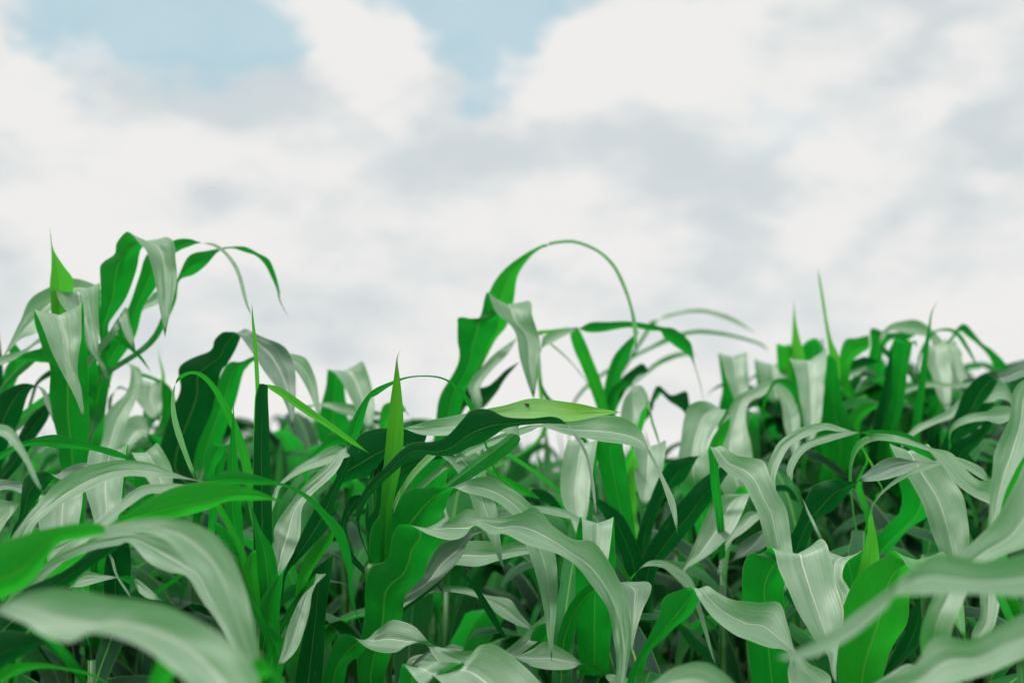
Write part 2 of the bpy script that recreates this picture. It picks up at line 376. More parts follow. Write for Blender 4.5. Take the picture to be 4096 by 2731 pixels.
plant('slim maize plant with a tall thin needle leaf and a lime blade beside it', 'D', 1768, 1.86, [
 ('A', 1.80, 'dark', '1712,2500,1828,2500;1700,2150,1828,2150;1698,1800,1822,1800;1702,1600,1812,1600;1712,1400,1806,1400;1718,1250,1800,1250;1738,1165,1798,1168;1745,1150,1770,1150', 'dark rolled leaf sheath'),
 ('A', 1.79, 'young', '1700,1700,1735,1700;1703,1500,1740,1500;1712,1260,1740,1290;1728,1175,1752,1180;1760,1156,1790,1172;1830,1160,1815,1190;1910,1192,1885,1238;2050,1290,2030,1340;2200,1395,2190,1438;2352,1508,2345,1545;2481,1616', 'narrow bright lime leaf bent over to the side'),
 ('A', 1.83, 'young', '1720,1300,1744,1300;1716,1160,1744,1160;1708,1000,1736,1000;1699,850,1724,850;1691,720,1706,720;1693,600', 'thin upright needle of a leaf'),
 ('D', 1.78, 'leaf', '1760,1080,1840,1060;1740,950,1872,880;1714,640,1835,680;1692,460,1752,540;1684,345'),
 ('D', 1.82, 'fresh', '1710,1060,1760,1040;1650,880,1752,900;1634,790,1750,780;1680,700,1720,690;1720,670'),
 ('D', 1.76, 'leaf', '1780,1210,1880,1230;1742,1090,1875,1120;1768,990,1890,960;1840,890,1900,870;1908,800'),
 ('D', 1.80, 'dark', '1860,1000,1900,980;1900,850,1935,820;1990,650,2070,680;2090,440,2210,510;2200,290,2262,320;2280,150,2330,160;2390,-20', 'long dark blade leaning out'),
 ('D', 1.82, 'fresh', '1950,1180,1990,1160;1970,1080,2030,980;2010,820,2110,800;2110,640,2220,640;2265,520'),
 ('D', 1.88, 'dark', '1960,1750,2140,1750;1990,1500,2170,1480;2060,1100,2190,1100;2078,860,2232,790;2240,700'),
 ('D', 1.74, 'leaf', '2110,900,2125,900;2030,985,2095,975;1980,1085,2085,1070;1935,1200,2050,1210;1895,1360,1990,1350;1855,1480', 'pale blade hanging beside the stem'),
 ('D', 1.73, 'tip', '1815,1320,1895,1310;1770,1260,1900,1280;1705,1110,1780,1150;1650,960,1740,1060;1615,800,1650,880;1600,700', 'collar leaf with a browned base'),
 ('D', 1.86, 'leaf', '1650,790,1680,780;1560,690,1640,740;1450,560,1560,600;1430,480,1480,500;1340,430'),
 ('B', 1.90, 'leaf', '-378,2440,-413,2240;-258,2210,-423,2120;-238,1993,-340,1990;-160,1890,-228,1843;-10,1750,-68,1693;55,1610,5,1610;60,1500,120,1540;82,1430,160,1450;150,1300,215,1262;235,1195,262,1228;370,1132,372,1156;480,1101,480,1112;620,1094,620,1104;720,1113,728,1130;820,1175,790,1190;890,1260,850,1260;937,1340,900,1345;960,1430,940,1440;1015,1590,1000,1590;1050,1690,1032,1690;1096,1808', 'long narrow leaf arched over like a hoop'),
 ('D', 1.95, 'leaf', '1860,330,1850,260;1900,235,1890,210;2040,150,2000,110;2180,105,2120,40;2330,60,2260,-20;2400,40', 'pale blade'),
 ('D', 1.84, 'fresh', '1640,840,1670,820;1600,690,1650,690;1520,520,1570,520;1450,400,1490,380;1440,330'),
 ('A', 1.92, 'leaf', '1590,2350,1650,2350;1570,2250,1640,2250;1510,2000,1620,2000;1522,1740,1602,1740;1546,1520,1582,1520;1562,1380,1575,1380;1570,1270'),
 ('A', 1.90, 'fresh', '1650,1850,1700,1850;1610,1640,1680,1660;1560,1480,1612,1460;1500,1350,1540,1310;1430,1200,1465,1180;1350,1108,1370,1085;1280,1086,1280,1066;1205,1128,1195,1106;1165,1180,1176,1188;1150,1260,1174,1260;1154,1380,1190,1375;1184,1500,1225,1492;1230,1620,1262,1612;1270,1720,1298,1718;1306,1790', 'narrow blade arching up and back down in a hoop'),
])
plant('maize plant in the left middle with pale arched blades crossing in front of it', 'D', 60, 1.75, [
 ('D', 1.62, 'leaf', '240,720,60,720;205,600,72,620;250,500,130,520;350,420,230,390;530,310,370,250;700,225,560,135;860,181,760,80;1010,195,980,84;1160,192,1120,135;1270,202,1250,184;1400,220', 'long pale arched blade'),
 ('D', 1.60, 'leaf', '560,640,500,600;720,500,640,488;860,390,800,352;1000,300,950,250;1150,296,1120,228;1290,245,1270,234;1390,212,1395,225;1450,172,1440,238;1590,154,1590,240;1740,180,1740,240;1880,220,1865,238;1980,252,1965,272;2100,325,2072,348;2205,428,2150,440;2300,530,2232,560;2345,650,2290,680;2364,760,2326,800;2368,900,2345,920;2376,1010,2366,1020;2434,1212', 'very long blade twisting from pale to bright green'),
 ('D', 1.52, 'fresh', '640,560,720,600;790,470,850,500;900,400,960,480;1030,330,1120,465;1200,260,1260,455;1380,235,1380,430;1540,240,1520,356;1700,265,1690,346;1820,312,1810,340;1900,345,1900,352;2020,372', 'bright green pointed blade'),
 ('D', 1.9, 'leaf', '-80,120,-60,160;-30,40,-10,80;160,-55,180,-20;380,-93,400,-10;600,-40,620,10;780,5,760,46;905,73'),
 ('D', 1.95, 'dark', '90,520,170,520;130,440,190,420;150,220,260,320;220,165,330,230;312,153,372,186;410,200,430,135;500,192,550,92;560,160,600,100;640,130'),
])
plant('maize plant on the left with two broad pale hanging leaves showing white midribs', 'D', 620, 2.35, [
 ('D', 2.05, 'leaf', '330,560,560,520;300,420,560,400;280,330,560,270;268,500,545,480;300,640,520,620;320,760,450,760;345,860'),
 ('D', 2.08, 'leaf', '640,300,830,300;600,100,850,100;610,-10,860,-10;575,230,830,240;620,420,805,430;660,590,760,600;700,690'),
 ('D', 2.15, 'leaf', '900,200,1050,180;880,30,1050,-25;930,100,1150,110;1000,220,1162,230;1110,330'),
 ('D', 2.0, 'leaf', '1410,330,1440,330;1365,110,1440,150;1370,30,1490,50;1420,-30,1500,-10;1440,-50', 'small pale curled leaf'),
 ('D', 2.1, 'dark', '-60,340,-60,240;0,280,0,200;80,270,90,215;150,300,150,222;200,300'),
 ('D', 2.0, 'leaf', '-80,700,-120,420;0,580,-20,352;60,470,60,352;135,360'),
])
plant('close blurred maize plant at the left edge, bright green blade turning pale', 'D', -300, 1.3, [
 ('D', 1.22, 'fresh', '-420,900,-420,1250;-200,760,-200,1130;0,660,0,1030;90,622,130,970;180,588,240,870;290,545,350,680;400,516,430,618;500,500,520,608;620,494,640,580;700,508,710,565'),
 ('D', 1.20, 'tip', '560,610,560,500;700,590,700,510;850,572,870,478;1000,565,1080,458;1130,620,1260,492;1240,740,1430,570;1340,850,1560,720;1430,1010,1650,940;1530,1190,1700,1150;1600,1350,1735,1330;1640,1480,1745,1470;1720,1720', 'broad pale blade sweeping down'),
 ('D', 1.42, 'leaf', '800,640,840,560;875,627,950,572;1000,760,1150,600;1130,825,1300,700;1255,860,1405,820;1340,990,1460,960;1450,1140,1560,1130;1540,1290,1640,1270;1620,1430,1680,1400;1660,1560', 'grey green blade with a white midrib'),
 ('D', 1.5, 'dark', '-20,1080,250,1150;150,950,420,960;340,860,500,880;500,770,640,770;620,665,770,680;720,575,870,600;880,540,960,570;1040,540', 'dark green blade in shade'),
])
plant('nearest blurred maize plant, wide pale out of focus blade across the bottom left', 'D', 1750, .98, [
 ('D', .95, 'leaf', '1850,1950,1500,1950;1780,1750,1340,1700;1735,1540,1260,1580;1640,1390,1140,1470;1480,1240,1010,1370;1300,1140,860,1300;1110,1065,700,1258;900,1022,590,1262;760,1010,490,1318;600,980,380,1295;460,960,270,1240;300,955,170,1170;120,990,40,1115;-30,1080'),
 ('D', 1.0, 'fresh', '1580,1700,1640,1720;1590,1500,1640,1620;1680,1440,1740,1560;1760,1405,1830,1520;1900,1545,1900,1600;1960,1660'),
 ('D', 1.02, 'fresh', '960,1750,1050,1750;1000,1560,1130,1580;1040,1450,1180,1500;1060,1390,1120,1420;1070,1370'),
], stem_extra=-.1)
plant('low maize plant in the bottom left corner with a thin green blade', 'D', -200, 1.55, [
 ('D', 1.4, 'dark', '-200,1400,-200,1700;-100,1290,-100,1600;0,1240,40,1450;200,1240,200,1360;310,1290'),
 ('D', 1.45, 'fresh', '-150,1540,-150,1680;-50,1480,-50,1600;100,1435,120,1510;270,1430,280,1470;450,1462,450,1486;600,1495,590,1515;770,1590'),
])
plant('small maize plant low on the left with a wavy ribbon of pale and dark leaf', 'D', 620, 2.1, [
 ('D', 1.9, 'leaf', '380,980,400,960;470,926,480,915;560,920,570,825;700,880,680,838;780,862,775,852;830,848,835,885;880,860,890,905;940,960,915,865;1000,1000,1000,930;1092,1016'),
 ('D', 1.88, 'leaf', '200,900,210,880;285,880,275,855;380,830,370,800;490,778'),
 ('D', 1.95, 'leaf', '300,700,300,660;420,680,370,640;520,600,500,590;620,570,610,555;700,540'),
 ('D', 1.95, 'dark', '960,1000,965,1040;1090,1015,1080,1050;1160,1040,1150,1075;1195,1085'),
 ('D', 2.2, 'dark', '700,1100,860,1100;690,900,870,900;700,760,880,740;740,640,860,640;800,600'),
 ('D', 2.0, 'leaf', '720,690,735,690;745,740,765,740;775,840,792,840;850,960,862,950;895,1020'),
])
plant('maize plant in the left centre blurred behind, pale leaf with a bright midrib', 'A', 760, 2.95, [
 ('A', 2.75, 'leaf', '820,1800,640,1760;800,1640,640,1590;860,1400,725,1350;945,1180,855,1200;945,1060,880,1060;840,1000'),
 ('A', 3.0, 'leaf', '960,1320,1080,1300;950,1180,1090,1180;945,1130,1095,1125;930,1250,1085,1230;990,1360,1090,1310;1072,1400'),
 ('A', 3.0, 'leaf', '1080,1380,1170,1380;1085,1250,1180,1300;1060,1150,1130,1160;940,1100,960,1080;900,1100'),
 ('A', 3.1, 'young', '1085,1200,1115,1200;1085,1080,1105,1080;1068,980,1076,980;1066,900'),
 ('A', 2.9, 'leaf', '900,1560,800,1560;1000,1500,830,1420;1090,1560,950,1370;1060,1660,1010,1500;1080,1760'),
 ('A', 3.0, 'dark', '740,1230,770,1210;800,1185,800,1165;860,1205,850,1182;905,1245,910,1220;960,1320'),
])
plant('blurred maize plant centre left with a pale folded leaf and a green shoulder', 'A', 2330, 3.0, [
 ('A', 2.95, 'leaf', '2130,1480,2350,1480;2150,1330,2330,1330;2188,1180,2315,1190;2198,1085,2330,1085;2215,1062,2430,1022;2290,1130,2470,1080;2350,1250,2505,1200;2420,1370,2520,1330;2490,1480'),
 ('A', 2.9, 'leaf', '2110,1300,2100,1290;2200,1310,2210,1275;2350,1370,2350,1290;2520,1370,2520,1330;2620,1350'),
 ('A', 2.7, 'leaf', '2140,1580,2180,1600;2210,1500,2280,1560;2300,1490,2320,1560;2380,1560'),
 ('A', 2.8, 'fresh', '2540,1500,2580,1490;2560,1330,2680,1360;2610,1280,2720,1350;2700,1290,2740,1360;2745,1370'),
])
plant('central maize plant with a single bright spear of young leaf pointing straight up', 'E', 330, 2.02, [
 ('B', 1.84, 'spear', '285,2250,350,2250;288,2000,372,1980;305,1750,420,1740;322,1567,441,1567;345,1350,441,1350;360,1230,432,1230;377,1120,420,1120;392,1010,405,1010;403,960,408,960;428,916', 'bright upright spear leaf'),
 ('B', 1.96, 'dark', '0,1900,10,1940;20,1700,20,1840;140,1520,200,1790;330,1453,300,1700;520,1470,420,1600;600,1500,580,1560'),
 ('E', 1.98, 'dark', '30,640,80,640;20,500,66,480;80,330,150,370;190,290,260,210;260,130,310,110;330,30'),
 ('E', 2.02, 'dark', '200,700,330,700;190,400,380,420;300,150,520,160;480,20,740,60;700,-10,800,20;860,10', 'broad shaded leaf'),
 ('B', 1.72, 'dark', '300,1730,330,1790;480,1562,520,1640;640,1545,690,1650;740,1500,800,1630;830,1405,880,1590;900,1343,965,1560;1020,1340,1060,1500;1130,1377,1145,1450;1300,1384,1310,1424;1440,1371,1460,1418;1520,1402,1535,1425;1590,1500,1602,1475;1650,1600,1668,1590;1685,1700,1702,1695;1706,1850,1728,1850;1745,2078', 'dark horizontal blade ending in a long thin thread'),
 ('B', 1.86, 'leaf', '1080,1345,1080,1480;900,1348,900,1490;700,1385,720,1503;560,1420,560,1492;440,1447', 'pale pointed blade'),
 ('B', 1.80, 'lime', '900,1450,890,1400;1000,1400,970,1335;1130,1392,1120,1300;1300,1396,1300,1254;1450,1402,1450,1264;1570,1412,1600,1292;1720,1376,1750,1315;1860,1350,1850,1330;1905,1342', 'pale blade with a yellow green pointed tip'),
 ('B', 1.95, 'leaf', '1300,1470,1290,1430;1380,1442,1400,1420;1560,1505,1600,1400;1720,1540,1760,1370;1880,1555,1920,1395;2015,1580,2030,1460;2080,1610,2085,1570;2125,1690,2145,1680;2170,1790,2200,1790;2240,2000,2272,1960;2286,2160', 'pale blade with a long drooping tip'),
])
plant('maize plant at the centre with a huge wavy pale leaf arching to the right', 'E', 230, 1.93, [
 ('E', 1.76, 'tip', '130,1400,350,1420;178,1150,425,1160;188,900,455,1000;225,812,520,930;300,780,580,860;348,730,610,750;362,620,640,690;390,545,720,600;440,502,700,512;600,572,780,465;700,606,840,425;775,620,890,408;850,595,940,430;920,516,1005,456;1030,575,1130,456;1130,572,1230,438;1270,645,1335,404;1450,690,1445,515;1590,780,1580,605;1700,920,1700,625;1800,1060,1800,740;1838,1180,1890,880;1852,1260,1938,1000;1868,1370,1966,1150;1872,1460,1972,1290;1868,1580,1945,1480;1880,1800', 'huge wavy leaf, dark below and pale above'),
 ('E', 1.86, 'tip', '195,1120,430,1000;205,820,500,800;222,560,600,640;310,440,680,490;480,290,722,400;620,260,766,285;775,256,860,222;880,300,1015,188;1050,352,1150,250;1170,440,1310,390;1240,560,1410,560;1285,690,1460,700;1345,890,1476,830;1385,1080,1476,1020;1410,1250,1455,1230;1440,1422', 'green leaf bending over into a pale hanging strip'),
 ('E', 1.96, 'tip', '300,80,360,-10;430,5,500,-45;600,0,700,-45;730,78,890,0;820,180,970,80;890,320,1010,220;930,430,1065,380;1000,560,1085,520;1045,650,1100,650;1085,740,1108,740;1132,842'),
 ('E', 1.98, 'tip', '1080,470,1090,380;1200,440,1200,380;1300,410,1310,375;1440,440,1480,390;1600,478,1620,450;1700,525,1705,515;1800,590,1770,590;1880,710,1840,710;1950,830,1915,840;2022,938'),
 ('E', 1.98, 'dark', '400,1080,420,1000;460,1025,470,930;600,980,590,800;730,850,670,670;830,730,780,610;885,610,880,556;1000,536'),
 ('E', 2.1, 'leaf', '700,800,700,700;795,785,850,620;950,785,1000,622;1100,742,1100,650;1280,700,1260,645;1420,690'),
 ('E', 1.94, 'dark', '740,830,730,850;775,803,780,812;870,848,850,860;960,950,920,950;1050,1090,990,1080;1112,1210,1080,1220;1142,1280'),
 ('E', 2.08, 'leaf', '560,980,560,960;650,960,660,920;800,960,850,922;980,1012,990,972;1080,1110,1150,1006;1200,1175,1225,1100;1335,1218'),
 ('E', 2.12, 'leaf', '1300,1320,1240,1260;1390,1260,1305,1190;1510,1160,1460,1068;1615,1060,1590,1035;1650,1020'),
 ('E', 1.80, 'leaf', '-120,1640,40,1600;-80,1460,70,1450;-20,1300,150,1390;40,1252,190,1340;105,1264,225,1272;200,1340,290,1205;300,1376,378,1144;400,1362,510,1185;480,1310,600,1272;590,1312,690,1330;650,1390,830,1362;720,1480,940,1368;800,1640,1000,1460', 'low wavy pale leaf'),
], stem_extra=-.03)
plant('low maize plant at the bottom centre with a broad pale leaf in front', 'E', 480, 1.72, [
 ('E', 1.60, 'leaf', '410,1760,600,1760;412,1600,590,1600;440,1454,610,1440;545,1562,740,1432;612,1580,850,1412;640,1535,940,1372;720,1600,1042,1334;850,1720,1180,1400;1000,1870,1330,1545;1150,2000,1450,1750;1300,2200', 'broad pale leaf'),
 ('E', 1.9, 'leaf', '430,1520,440,1480;480,1450,500,1390;620,1480,640,1375;720,1500,740,1440'),
 ('E', 1.9, 'dark', '700,1350,710,1330;760,1350,770,1308;830,1350,840,1325;870,1350'),
])
plant('low maize plant right of bottom centre, pale blade twisting to dark green', 'E', 1500, 1.95, [
 ('E', 1.85, 'leaf', '1120,1420,1100,1380;1190,1394,1200,1384;1300,1452,1310,1340;1450,1482,1400,1300;1560,1477,1540,1360;1640,1444,1645,1434;1720,1445,1700,1500;1790,1488,1760,1520;1810,1540,1850,1508;1900,1620,1980,1560;2060,1740'),
 ('E', 1.84, 'leaf', '1860,880,1980,900;1890,912,2106,932;1938,1050,2050,1080;1965,1200,2005,1230;1972,1400'),
 ('E', 1.98, 'leaf', '1625,1750,1820,1750;1620,1400,1830,1400;1600,1100,1850,1100;1598,800,1868,800;1604,600,1866,640;1640,474,1856,466;1650,600,1835,620;1680,750,1815,760;1760,950', 'vertical leaf folded over at its top'),
 ('E', 2.3, 'leaf', '1570,120,1740,100;1550,-60,1750,-60;1500,180,1705,200;1508,340,1690,350;1560,450,1672,460;1620,620'),
 ('E', 2.1, 'leaf', '1280,1420,1350,1480;1290,1300,1400,1350;1330,1200,1480,1200;1420,1160,1500,1170'),
])
plant('maize plant behind the centre with a tall hoop of thin leaf arching against the sky', 'B', 760, 2.95, [
 ('B', 2.72, 'tip', '640,1560,830,1560;662,1390,825,1370;690,1240,868,1190;812,1010,948,1030;806,870,1010,900;806,780,1070,800;818,718,1090,720;950,705,1130,670;1000,566,1288,612;1070,690,1310,720;1190,800,1362,870;1225,980,1352,1010;1270,1130,1342,1130;1318,1252', 'broad leaf folded over with a pale hanging end'),
 ('B', 2.85, 'fresh', '800,1300,870,1260;880,1150,960,1060;960,950,1050,880;985,750,1140,765;1012,560,1185,592;1105,400,1212,430;1245,290,1285,312;1350,230,1362,246;1404,212,1410,228;1426,222,1422,203;1480,211,1480,190;1600,211,1600,188;1742,268,1750,248;1842,362,1860,345;1908,488,1932,480;1962,640,1985,640;1986,800,2016,800;2000,960', 'thin leaf making a tall hoop'),
 ('B', 2.95, 'leaf', '970,1250,900,1240;960,1170,880,1150;1050,1050,1000,1010;1140,960,1080,930;1210,840'),
 ('B', 2.98, 'dark', '790,1380,800,1440;840,1200,870,1310;980,1178,965,1325;1060,1130,1060,1230;1130,1060,1130,1115;1225,1000'),
 ('B', 3.0, 'young', '1390,1400,1400,1400;1360,1250,1385,1250;1345,1100,1372,1100;1350,950,1360,950;1352,900'),
])
plant('maize plant behind, right of centre, with a dark leaf stretched level against the sky', 'B', 1800, 3.25, [
 ('B', 3.0, 'leaf', '1360,1030,1350,950;1365,935,1395,840;1480,855,1480,795;1580,805,1600,770;1640,770,1640,790;1700,745,1690,810;1800,738,1800,800;1960,732,1960,775;2100,752,2090,795;2190,772,2170,800;2262,785,2200,850;2352,852,2300,925;2383,900,2360,965;2397,1000,2390,1010;2440,1150,2434,1150;2462,1290', 'long level leaf with a drooping green end'),
 ('B', 3.05, 'young', '1400,850,1410,870;1340,800,1372,822;1450,785,1462,810;1568,768'),
 ('B', 3.05, 'fresh', '1760,1400,1830,1400;1735,1290,1808,1260;1660,1090,1762,1110;1600,950,1690,930;1565,835,1640,818;1570,780,1620,780'),
 ('B', 3.15, 'leaf', '1780,1350,1880,1320;1792,1190,1900,1160;1835,1020,1935,1020;1900,910,1990,900;2030,790'),
 ('B', 3.1, 'leaf', '1790,1330,1850,1340;1835,1190,1880,1240;1920,1135,1930,1180;1985,1160,1990,1165;1925,1260,2050,1180;1900,1400,2092,1300;1940,1490,2020,1440;1980,1600'),
 ('B', 3.3, 'dark', '1850,1260,1900,1270;1900,1130,1960,1160;1990,1050,2010,1110;2050,1020,2060,1080;2090,1060'),
 ('B', 2.6, 'fresh', '2070,1300,2078,1300;2082,1270,2095,1270;2105,1400,2122,1400;2135,1490,2152,1490;2180,1620'),
 ('B', 3.3, 'dark', '2090,1300,2120,1320;2150,1163,2150,1205;2240,1228,2235,1275;2345,1213,2325,1340;2368,1300,2345,1390;2400,1400'),
 ('B', 3.5, 'leaf', '2060,1360,2070,1330;2130,1220,2150,1250;2170,1170,2180,1200'),
 ('B', 4.3, 'leaf', '2080,780,2100,790;2110,730,2140,748;2200,716,2200,690;2290,690,2290,668;2400,676,2400,650;2515,690,2520,660;2670,745,2680,720;2812,812'),
 ('B', 4.4, 'leaf', '2100,900,2110,920;2240,830,2250,860;2400,790,2400,815;2560,800,2560,825;2700,830,2700,850;2850,880,2845,895;2900,940'),
 ('B', 4.6, 'leaf', '2050,1080,2060,1100;2150,1000,2160,1030;2260,950,2270,980;2350,940,2350,960;2420,960'),
])
plant('maize plant right of centre with dark upright leaves fanning from a hidden stem', 'E', 2080, 2.45, [
 ('E', 2.25, 'dark', '2010,950,2120,950;2035,770,2160,800;2150,560,2320,600;2281,380,2400,520;2430,230,2510,350;2570,125,2616,180;2650,130'),
 ('E', 2.25, 'dark', '1970,1000,2070,1000;1920,760,2055,760;1860,600,1990,580;1790,450,1900,430;1690,330,1760,333;1660,320'),
 ('E', 2.4, 'leaf', '1930,860,2060,860;1880,600,2010,600;1800,300,1970,330;1740,50,1930,50;1760,-80,1900,-80;1830,-150'),
 ('E', 2.4, 'dark', '1980,800,2090,740;2020,560,2120,530;2080,400,2210,320;2200,120,2350,190;2320,60,2410,80;2430,40'),
 ('E', 2.5, 'young', '1960,420,2010,420;1960,240,2020,240;1965,100,2020,100;1990,0'),
 ('E', 2.05, 'tip', '1890,1000,1940,1010;1930,900,1970,890;2010,820,2030,800;2070,785,2100,748;2180,792,2200,745;2270,862,2300,800;2361,960,2385,880;2420,1090,2445,1060;2470,1250,2490,1230;2520,1400,2530,1390;2556,1472'),
 ('E', 2.3, 'fresh', '960,90,962,110;985,118,985,132;1110,172,1105,212;1285,268,1240,300;1360,330'),
 ('E', 2.4, 'dark', '1200,420,1210,430;1258,318,1265,335;1330,265,1330,340;1440,308,1420,372;1512,400,1450,400;1530,450'),
 ('E', 2.5, 'leaf', '2000,60,2080,40;1990,-40,2200,-40;1985,40,2195,60;2000,200,2160,240;2050,400'),
])
plant('maize plant behind the bright central spear, green leaf with a yellow midrib', 'E', 640, 2.35, [
 ('E', 2.15, 'leaf', '470,460,700,440;490,300,722,290;515,130,735,190;600,50,745,90;700,20,750,40'),
 ('E', 2.3, 'leaf', '720,420,730,410;740,500,770,480;800,520,900,450;1000,480,1060,460', 'pale strip'),
])
plant('maize plant at the right with a broad pale leaf folded beside two spears', 'C', 1000, 3.35, [
 ('C', 3.1, 'leaf', '800,1250,1040,1250;790,1100,1040,1100;778,1005,1032,930;820,1120,1015,1080;850,1300,1000,1260;868,1420,980,1420;900,1600', 'broad pale folded leaf'),
 ('C', 3.2, 'young', '1050,1120,1120,1100;1045,980,1110,970;1030,850,1062,860;1010,720,1030,720;990,580,1008,580;972,450,984,450;965,370', 'tall thin spear leaf'),
 ('C', 3.08, 'leaf', '975,1500,1240,1500;985,1400,1200,1420;1000,1250,1130,1260;1018,1080,1108,1090;1030,975,1090,1000;1040,948'),
 ('C', 3.4, 'young', '760,1100,860,1100;770,980,880,970;790,870,850,860;798,740,822,740;803,650,811,650;805,585', 'pointed light green spear leaf'),
 ('C', 3.5, 'leaf', '560,1150,800,1130;545,1010,790,985;560,1080,780,1080;600,1200,760,1180;680,1300'),
 ('C', 3.45, 'fresh', '700,1050,800,1040;690,930,780,920;700,885,780,890;800,920,810,960'),
 ('C', 3.6, 'leaf', '880,1020,1000,1010;870,890,1000,860;960,850,1010,870;1010,960'),
 ('C', 3.0, 'leaf', '540,1750,270,1700;510,1567,250,1560;480,1400,350,1370;505,1280,420,1245;590,1240,520,1185;670,1190,650,1128;720,1290,790,1205;735,1420,838,1340;770,1560,845,1500;830,1700', 'pale leaf bent over in an arch'),
 ('C', 3.02, 'leaf', '640,1180,650,1200;675,1124,690,1150;760,1118,750,1175;820,1170,800,1240;852,1310,832,1330;885,1440,860,1460;890,1520'),
 ('C', 3.5, 'leaf', '290,1500,400,1500;300,1340,400,1370;325,1200,480,1220;315,1080,490,1080;300,955,490,945;340,1070,494,1070;370,1180,500,1180;440,1330'),
])
plant('blurred maize plant right of the sky gap with a pale leaf like a cupped hand', 'C', 200, 2.9, [
 ('C', 2.75, 'leaf', '240,1700,20,1680;225,1570,42,1550;290,1440,66,1390;330,1370,110,1302;350,1330,240,1290;388,1362'),
 ('C', 2.8, 'fresh', '200,1720,300,1720;240,1560,330,1580;310,1440,370,1460;385,1370'),
])
plant('blurred maize plant at the right with a straight rolled stalk above its leaves', 'C', 1640, 3.45, [
 ('C', 3.05, 'leaf', '1560,1750,1640,1750;1580,1560,1648,1560;1635,1200,1688,1200;1680,900,1714,900;1708,765,1726,765;1728,670,1737,670;1776,590', 'straight rolled stalk leaf'),
 ('C', 3.15, 'leaf', '1370,1650,1490,1650;1400,1480,1505,1480;1460,1250,1545,1280;1470,1050,1576,1060;1465,900,1606,890;1490,858,1625,865;1560,852,1640,900', 'upright green leaf'),
 ('C', 3.2, 'dark', '1300,1650,1420,1650;1330,1480,1450,1480;1385,1250,1485,1250;1430,1050,1475,1050;1450,920,1475,930;1470,880'),
 ('C', 3.5, 'leaf', '1290,1200,1400,1150;1300,1020,1400,1000;1322,900,1410,930;1325,785,1460,870;1440,812,1560,862;1600,800,1600,840;1640,810'),
 ('C', 3.4, 'leaf', '1400,860,1400,800;1455,800,1470,745;1560,812,1560,727;1650,830,1645,735;1720,850,1730,790;1740,950,1830,900;1760,1060,1860,1020;1800,1180'),
 ('C', 3.3, 'leaf', '1720,1280,1850,1260;1700,1100,1840,1050;1700,900,1830,860;1690,1000,1850,1000;1730,1100,1865,1100;1770,1230,1860,1240;1850,1380'),
 ('C', 3.4, 'leaf', '1700,850,1710,870;1750,794,1765,802;1850,777,1850,800;1925,815,1900,832;1968,880,1945,895;2010,960,1995,970;2046,1052'),
 ('C', 3.5, 'leaf', '1860,840,1870,860;1900,780,1920,800;1965,759,1975,840;2075,880,2040,886;2135,920,2110,960;2232,1022,2170,1062;2250,1100'),
 ('C', 3.45, 'leaf', '1780,1050,1900,1050;1800,900,1890,870;1850,1020,1950,1060;1860,1120,1940,1130;1900,1250'),
 ('C', 3.5, 'dark', '1840,1040,1870,1040;1860,900,1900,900;1880,870,1925,960;1900,960,1922,1000'),
 ('C', 3.35, 'fresh', '1100,1100,1180,1100;1108,990,1200,1010;1150,862,1260,960;1230,850,1300,930;1310,830,1315,900'),
 ('C', 3.4, 'dark', '1000,1120,1010,1160;1110,1020,1110,1110;1220,990,1220,1060;1290,970,1300,1030;1380,1000'),
 ('C', 3.45, 'leaf', '1080,1130,1080,1080;1180,1110,1180,1060;1280,1080,1280,1020;1300,1040'),
 ('C', 3.2, 'leaf', '1620,1190,1620,1160;1700,1175,1705,1135;1850,1175,1860,1150;1990,1175,1985,1140;2050,1150'),
 ('C', 3.2, 'dark', '1700,1560,1790,1560;1710,1400,1780,1390;1600,1440,1640,1400;1560,1470'),
 ('C', 3.25, 'fresh', '1160,1460,1250,1480;1180,1370,1260,1400;1260,1285,1330,1340;1340,1280,1365,1310;1380,1300'),
])
plant('maize plant at the right with two arched blades, one turning from pale to green', 'F', 1330, 2.35, [
 ('F', 2.05, 'leaf', '690,310,630,240;680,200,625,130;715,90,655,40;780,-20,715,-60;900,-90,850,-145;1010,-130,1010,-178;1100,-120,1120,-150;1235,-112', 'pale arched blade'),
 ('F', 2.0, 'leaf', '900,400,880,380;870,340,845,300;800,230,765,190;812,110,770,80;900,0,860,-35;1060,-58,1020,-98;1200,-100,1190,-122;1260,-118,1260,-110;1330,-130,1330,-85;1450,-127,1430,-50;1570,-105,1550,-20;1670,-40,1640,25;1776,88', 'blade turning from pale to green'),
 ('F', 1.98, 'dark', '760,640,900,640;830,488,960,480;895,330,1080,405;960,250,1190,300;1100,225,1260,225;1220,215,1230,218;1400,207,1320,130;1540,165,1440,62;1640,102,1610,72;1765,90,1760,80', 'dark leaf turning to a pale point'),
 ('F', 2.1, 'tip', '1520,250,1780,250;1470,60,1720,80;1450,-25,1700,-10;1540,170,1800,110;1640,330,1920,300;1710,500,1965,480;1770,670,1982,650;1820,850,1970,850;1900,1000', 'large pale leaf with a bright midrib'),
 ('F', 1.95, 'leaf', '1680,0,1660,-40;1740,30,1740,-10;1800,112,1860,25;1880,220,1955,130;2000,310,2050,215;2130,385,2140,225;2260,500,2260,400', 'pale blade running to the right'),
 ('F', 2.0, 'leaf', '1820,90,1830,60;1885,82,1895,48;1960,132,2010,90;2060,195,2080,140;2136,226'),
 ('F', 2.3, 'fresh', '1250,160,1270,150;1290,60,1310,60;1240,-30,1262,-40;1230,-60'),
 ('F', 2.2, 'young', '1370,300,1375,290;1395,265,1405,262;1360,200,1375,200;1320,100,1340,100;1270,0'),
 ('F', 2.3, 'dark', '640,340,650,360;660,255,685,290;740,237,755,285;800,280,785,330;842,356'),
])
